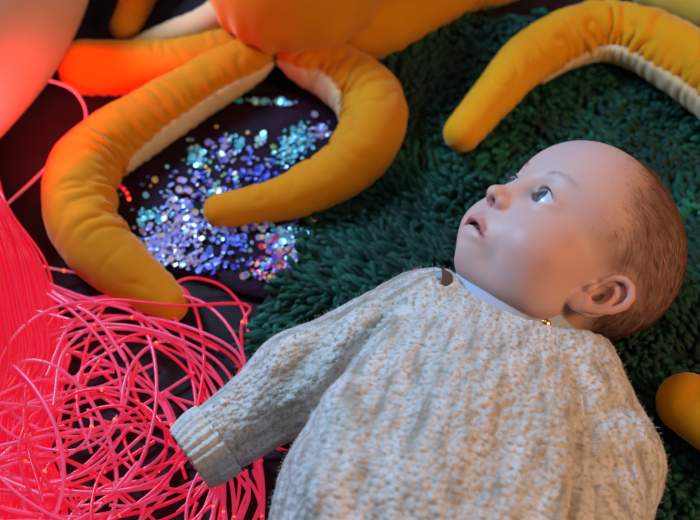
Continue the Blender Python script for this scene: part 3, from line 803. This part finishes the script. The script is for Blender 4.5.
# ------------------------------------------------------------------ glitter pad
def glitter_pad():
    root = P(225, 205, 0)
    o = empty('glitter_pad', root, 'dark purple pad scattered with iridescent sequins inside the octopus arms', 'sensory pad')
    out = np.array([(104, 190), (118, 150), (150, 118), (200, 98), (262, 92), (318, 94), (352, 120), (362, 170), (326, 222), (303, 262), (285, 296), (248, 296), (205, 280), (150, 268), (118, 240)], float)
    ring_ = np.array([P(a, b, .004) for a, b in out]); sp_ = spline(np.vstack([ring_, ring_[:1]]), 200)[:-1]
    ctr = sp_.mean(0); rows = []
    for z, s in ((.0006, .985), (.002, 1.), (.0045, .985), (.006, .93), (.0072, .8), (.0080, .6), (.0084, .35), (.0085, .02)):
        q = ctr + (sp_ - ctr) * s; q[:, 2] = z
        if s < .95: q[:, 2] += .002 * (vnoise(np.c_[q[:, :2] * 60, q[:, :1] * 0]) - .5)
        rows.append(q)
    pad = mesh('pad_cover', np.vstack(rows), grid_faces(len(rows), len(sp_)), M_pad, o, root)
    pal = dict(cyan=[(90, 205, 225), (130, 225, 235), (60, 170, 205), (160, 235, 225)], blue=[(90, 120, 235), (60, 80, 220), (130, 150, 240)],
               lav=[(150, 150, 225), (170, 170, 230), (190, 175, 215), (120, 135, 225), (205, 190, 200)], mix=[(225, 60, 110), (90, 90, 235), (210, 130, 170), (110, 220, 225), (150, 110, 220), (235, 90, 120), (240, 200, 120)],
               any=[(120, 200, 230), (120, 110, 220), (190, 150, 190), (70, 90, 200), (110, 190, 150), (225, 190, 110)])
    cl = [(168, 238, 26, 20, 190, 'lav'), (150, 250, 18, 12, 70, 'lav'), (190, 225, 22, 18, 110, 'lav'), (185, 262, 28, 8, 60, 'lav'), (180, 200, 14, 14, 40, 'lav'), (148, 216, 12, 7, 26, 'cyan'), (195, 160, 8, 12, 34, 'cyan'), (212, 190, 14, 8, 20, 'any'),
          (240, 148, 7, 7, 14, 'cyan'), (229, 138, 5, 4, 8, 'cyan'), (260, 142, 5, 5, 8, 'cyan'), (222, 155, 10, 10, 24, 'lav'), (300, 138, 12, 10, 60, 'cyan'), (288, 156, 12, 7, 44, 'cyan'), (318, 132, 9, 8, 26, 'lav'), (272, 102, 26, 2.5, 30, 'cyan'),
          (280, 252, 17, 18, 150, 'mix'), (285, 235, 16, 9, 60, 'cyan'), (298, 260, 10, 14, 40, 'lav'), (262, 272, 12, 9, 46, 'mix'), (232, 240, 18, 10, 60, 'blue'), (215, 262, 22, 9, 40, 'blue'), (240, 225, 26, 8, 34, 'lav'), (262, 180, 22, 10, 36, 'blue'),
          (225, 200, 60, 45, 170, 'any'), (250, 175, 45, 30, 60, 'blue')]
    inner = np.array([x[:2] for x in (sp_ - ctr) * .965 + ctr])
    S = []
    for px, py, sx, sy, n, pk in cl:
        for _ in range(n):
            a, b = px + random.gauss(0, sx * .62), py + random.gauss(0, sy * .62)
            big = random.random() < .25
            S.append((a, b, (random.uniform(.20, .30) if big else random.uniform(.11, .18)), random.choice(pal[pk]), random.uniform(0, 6.3)))
    pos = np.array([P(s[0], s[1], .009)[:2] for s in S]); ok = inside(pos, inner); S = [s for s, k in zip(S, ok) if k]
    S.sort(key=lambda s: -s[2])
    def disc(s):
        px, py, r, colr, rot = s; p = P(px, py, .009) * 100
        rel = np.linalg.norm((p / 100 - ctr)[:2]) / .11
        p[2] = .92 + random.uniform(0, .3) - .25 * min(rel, 1.2) ** 2
        nrm_ = nrm(np.array([random.gauss(0, .28), random.gauss(-.12, .28), 1.])); a = nrm(np.cross(nrm_, (cos(rot), sin(rot), .01))); b = np.cross(nrm_, a)
        k = 10; an = np.arange(k) / k * 2 * math.pi
        ringp = np.cos(an)[:, None] * a + np.sin(an)[:, None] * b
        v = np.vstack([p + ringp * r - nrm_ * .012, p + ringp * r + nrm_ * .012, p + ringp * r * .82 + nrm_ * .004])   # cup with a rim
        f4 = grid_faces(3, k); cap = np.arange(k)[None] + 2 * k; cap0 = np.arange(k)[None][:, ::-1]
        return v / 100, f4, np.vstack([cap, cap0]), np.tile(s2l(colr), (3 * k, 1))
    for s in S[:100]:
        v, f4, fc, colr = disc(s); mesh('sequin', v, [f4, fc], M_seq, o, root, smooth=False, attrs=dict(tint=colr))
    V, F4, FC, CO, off = [], [], [], [], 0
    for s in S[100:]:
        v, f4, fc, colr = disc(s); V.append(v); F4.append(f4 + off); FC.append(fc + off); CO.append(colr); off += len(v)
    mesh('sequins', np.vstack(V), [np.vstack(F4), np.vstack(FC)], M_seq, o, root, smooth=False, attrs=dict(tint=np.vstack(CO)), kind='stuff')
glitter_pad()

# ------------------------------------------------------------------ fibre optic light
def fibres():
    root = P(-60, 420, 0)
    o = empty('fibre_optic_light', root, 'tangle of glowing pink and red fibre optic strands heaped left of the baby', 'light')
    strands = []   # (list of (px,py,z cm), mat)
    def add(pts, mat=0): strands.append((pts, mat))
    add([(-60, 70, 2.0), (0, 79, 3.0), (45, 80, 3.2), (75, 92, 2.6), (86, 118, 1.2), (70, 142, .8), (42, 172, .8), (14, 198, 1.2), (-30, 235, 2)], 2)
    add([(20, 258, 3.), (50, 268, 1.2), (90, 274, .5), (130, 276, .4), (170, 290, .6)], 2)
    add([(150, 340, .6), (172, 312, .8), (168, 290, 1.5), (190, 278, 1.2), (222, 286, .6), (243, 310, .4), (248, 345, .5), (236, 380, .6)], 1)
    add([(165, 283, 1.2), (185, 290, 1.0), (198, 318, .8), (204, 360, .7), (196, 420, .6)], 1)
    add([(20, 530, .8), (120, 480, 1), (200, 455, .9), (262, 446, .5), (290, 452, .4)], 1)
    add([(92, 212, .3), (106, 196, .5), (118, 186, 1.0), (126, 192, 1.1), (129, 199, 1.0)], 1)
    for i in range(60):
        cx, cy = random.gauss(110, 55), random.gauss(430, 50); rx = random.uniform(65, 170); ry = rx * random.uniform(.5, .95)
        a0 = random.uniform(0, 6.28); span = random.uniform(2.0, 4.6) * random.choice((-1, 1)); ph = random.uniform(0, 3.14); pts = []
        zz = random.uniform(.3, 2.2)
        for k in range(9):
            a = a0 + span * k / 8; x = rx * cos(a); y = ry * sin(a) * 1.0
            X = cx + x * cos(ph) - y * sin(ph); Y = cy + x * sin(ph) + y * cos(ph)
            X = min(X, 250 - 10 * random.random()) if Y < 440 else min(X, 262)
            Y = max(Y, 292 + 14 * random.random() + .10 * abs(X - 130)) if X > 60 else Y
            if X <= 60: Y = max(Y, 262 + .5 * max(X, 0))
            if 165 < X < 300 and Y > 360: zz2 = .35
            else: zz2 = zz + .5 * sin(a * 2 + i)
            pts.append((X, Y, max(zz2, .25)))
        add(pts, 1 if random.random() < .3 else 0)
    for i in range(24):       # strands running out of the bundle across the floor
        y0 = random.uniform(300, 560); a = random.uniform(-.5, .5); L = random.uniform(140, 250); bend = random.uniform(-60, 60); pts = []
        for k in range(7):
            t = k / 6; X = -30 + L * t; Y = y0 + L * t * a + bend * sin(t * 3.1)
            if X > 60: Y = max(Y, 305)
            pts.append((X, Y, max(.3, 2.2 * (1 - t) + .3 * sin(i + 5 * t))))
        add(pts, 0 if random.random() < .6 else 1)
    for i in range(9):        # fan leaving under the cuff
        x0 = random.uniform(200, 250); add([(x0 + random.uniform(-6, 6), 470, .35), (x0 + random.uniform(-14, 14), 500, .6), (x0 + random.uniform(-26, 18), 545, .6)], 0)
    sv, sf, _ = sphere(7, 8)
    for pts, mt in strands[:100]:
        q = np.array([P(a, b, z / 100) for a, b, z in pts]); L = np.linalg.norm(np.diff(q, axis=0), axis=1).sum(); n = max(30, int(L / .003))
        c = spline(q, n); r = np.full((1, n), random.uniform(.00100, .00145))
        v, f = tubes(c[None], r, 8); fs = [f]; V = [v]; off = len(v); mi = [0] * len(f)
        hook = pts[0] == (92, 212, .3)
        for _ in range(3 if hook else random.choice((0, 0, 0, 1, 1))):
            k = n - 1 - _ * 3 if hook else random.randrange(n); V.append(c[k] + sv * .0015); fs.append(sf + off); off += len(sv); mi += [1] * len(sf)
        ob = mesh('strand', np.vstack(V), np.vstack(fs), [(M_str, M_str2, M_str3)[mt], M_spark], o, root)
        ob.data.polygons.foreach_set('material_index', np.array(mi, np.int32)[:len(ob.data.polygons)])
    # dense hank at the far left
    cs = []
    for i in range(520):
        u = random.random() ** .8; w = random.uniform(0, 1)
        X0 = -60 + 58 * u; off_ = random.gauss(0, 4)
        pts = [(X0 - 30 + 20 * u, 130 + 20 * w, 3 + 3 * w), (-50 + 52 * u + off_, 205, 4 + 3 * w), (-55 + 90 * u + off_, 260, 3 + 5 * w * (1 - u)), (-60 + 112 * u + off_, 310, 1.5 + 5 * w * (1 - u)), (-65 + 128 * u + off_, 360, .6 + 4 * w * (1 - u)), (-70 + random.uniform(80, 130) * u, 420, .4 + 3 * w * (1 - u)), (-90 + random.uniform(70, 170) * u, 500, .4 + 2 * w * (1 - u)), (-90 + random.uniform(60, 180) * u, 560, .4)]
        q = np.array([P(a + random.gauss(0, 2), b, z / 100) for a, b, z in pts]); cs.append(spline(q, 60))
    v, f = tubes(np.array(cs), np.full((len(cs), 60), .0011), 5)
    mesh('strand_bundle', v, f, M_str2, o, root, kind='stuff')
fibres()

# ------------------------------------------------------------------ setting
def floor():
    n = 160; x = np.linspace(-1.1, 1.3, n); y = np.linspace(-.8, 1.5, n); X, Y = np.meshgrid(x, y, indexing='ij')
    Z = -.0012 + .0012 * (vnoise(np.stack([X * 14, Y * 14, X * 0], -1)) - 1)
    v = np.stack([X, Y, Z], -1).reshape(-1, 3)
    o = mesh('floor', v, grid_faces(n, n, False), M_floor); o['kind'] = 'structure'
floor()
def bolster():
    c = spline([P(-330, 300, .078), P(-190, 170, .078), (P(-100, 88, .078)), P(-28, 10, .078), P(5, -70, .078), P(0, -160, .078)], 110); n = 110
    a, b = c[0], c[-1]
    t, s, u = frames(c); L = np.linalg.norm(np.diff(c, axis=0), axis=1).sum(); sS = np.linspace(0, L, n); R = .076
    e = np.clip(np.minimum(sS, L - sS) / .03, 0, 1); rr = R * (.80 + .20 * np.sqrt(1 - (1 - e) ** 2)); na = 80; th = np.arange(na) / na * 2 * math.pi
    rr = rr[:, None] * (1 + .012 * np.sin(sS * 22)[:, None] * np.cos(th)[None])
    v = c[:, None] + rr[..., None] * (np.cos(th)[None, :, None] * s[:, None] + np.sin(th)[None, :, None] * u[:, None])
    fs = [grid_faces(n, na), np.arange(na)[None][:, ::-1], np.arange(na)[None] + (n - 1) * na]
    root = (a + b) / 2; root[2] = 0
    o = mesh('bolster', v.reshape(-1, 3), fs, M_vinyl, root=root)
    tag(o, 'smooth pale pink padded bolster in the top left corner, behind the plush arm', 'cushion')
bolster()

# ------------------------------------------------------------------ light
def area(name, loc, to, size, power, colr, spread=None):
    l = bpy.data.lights.new(name, 'AREA'); l.size = size; l.energy = power; l.color = colr
    if spread: l.spread = spread
    o = bpy.data.objects.new(name, l); C.objects.link(o); o.location = loc
    o.rotation_euler = (Vector(to) - Vector(loc)).to_track_quat('-Z', 'Y').to_euler()
area('cool_window_light', (-.66, .50, .74), (.10, 0, .06), .26, 16.5, (.33, .61, 1.0))
area('warm_room_lamp', (.95, -.55, .85), (.12, 0, .05), .35, 8.5, (1, .56, .28))
area('warm_ceiling_light', (.15, -.1, 1.9), (.0, .15, 0), .6, 2.6, (1, .78, .56))
area('red_fibre_projector', tuple(P(-22, 150, .085)), (-.22, .23, .01), .04, .28, (1, .03, .05), math.radians(115))
w = bpy.data.worlds.new('world'); scene.world = w; w.use_nodes = True
w.node_tree.nodes['Background'].inputs[0].default_value = (.55, .6, .8, 1); w.node_tree.nodes['Background'].inputs[1].default_value = .12
scene.view_settings.view_transform = 'Standard'; scene.view_settings.look = 'None'
scene.view_settings.gamma = 1; scene.view_settings.exposure = 0
scene.view_settings.use_curve_mapping = False
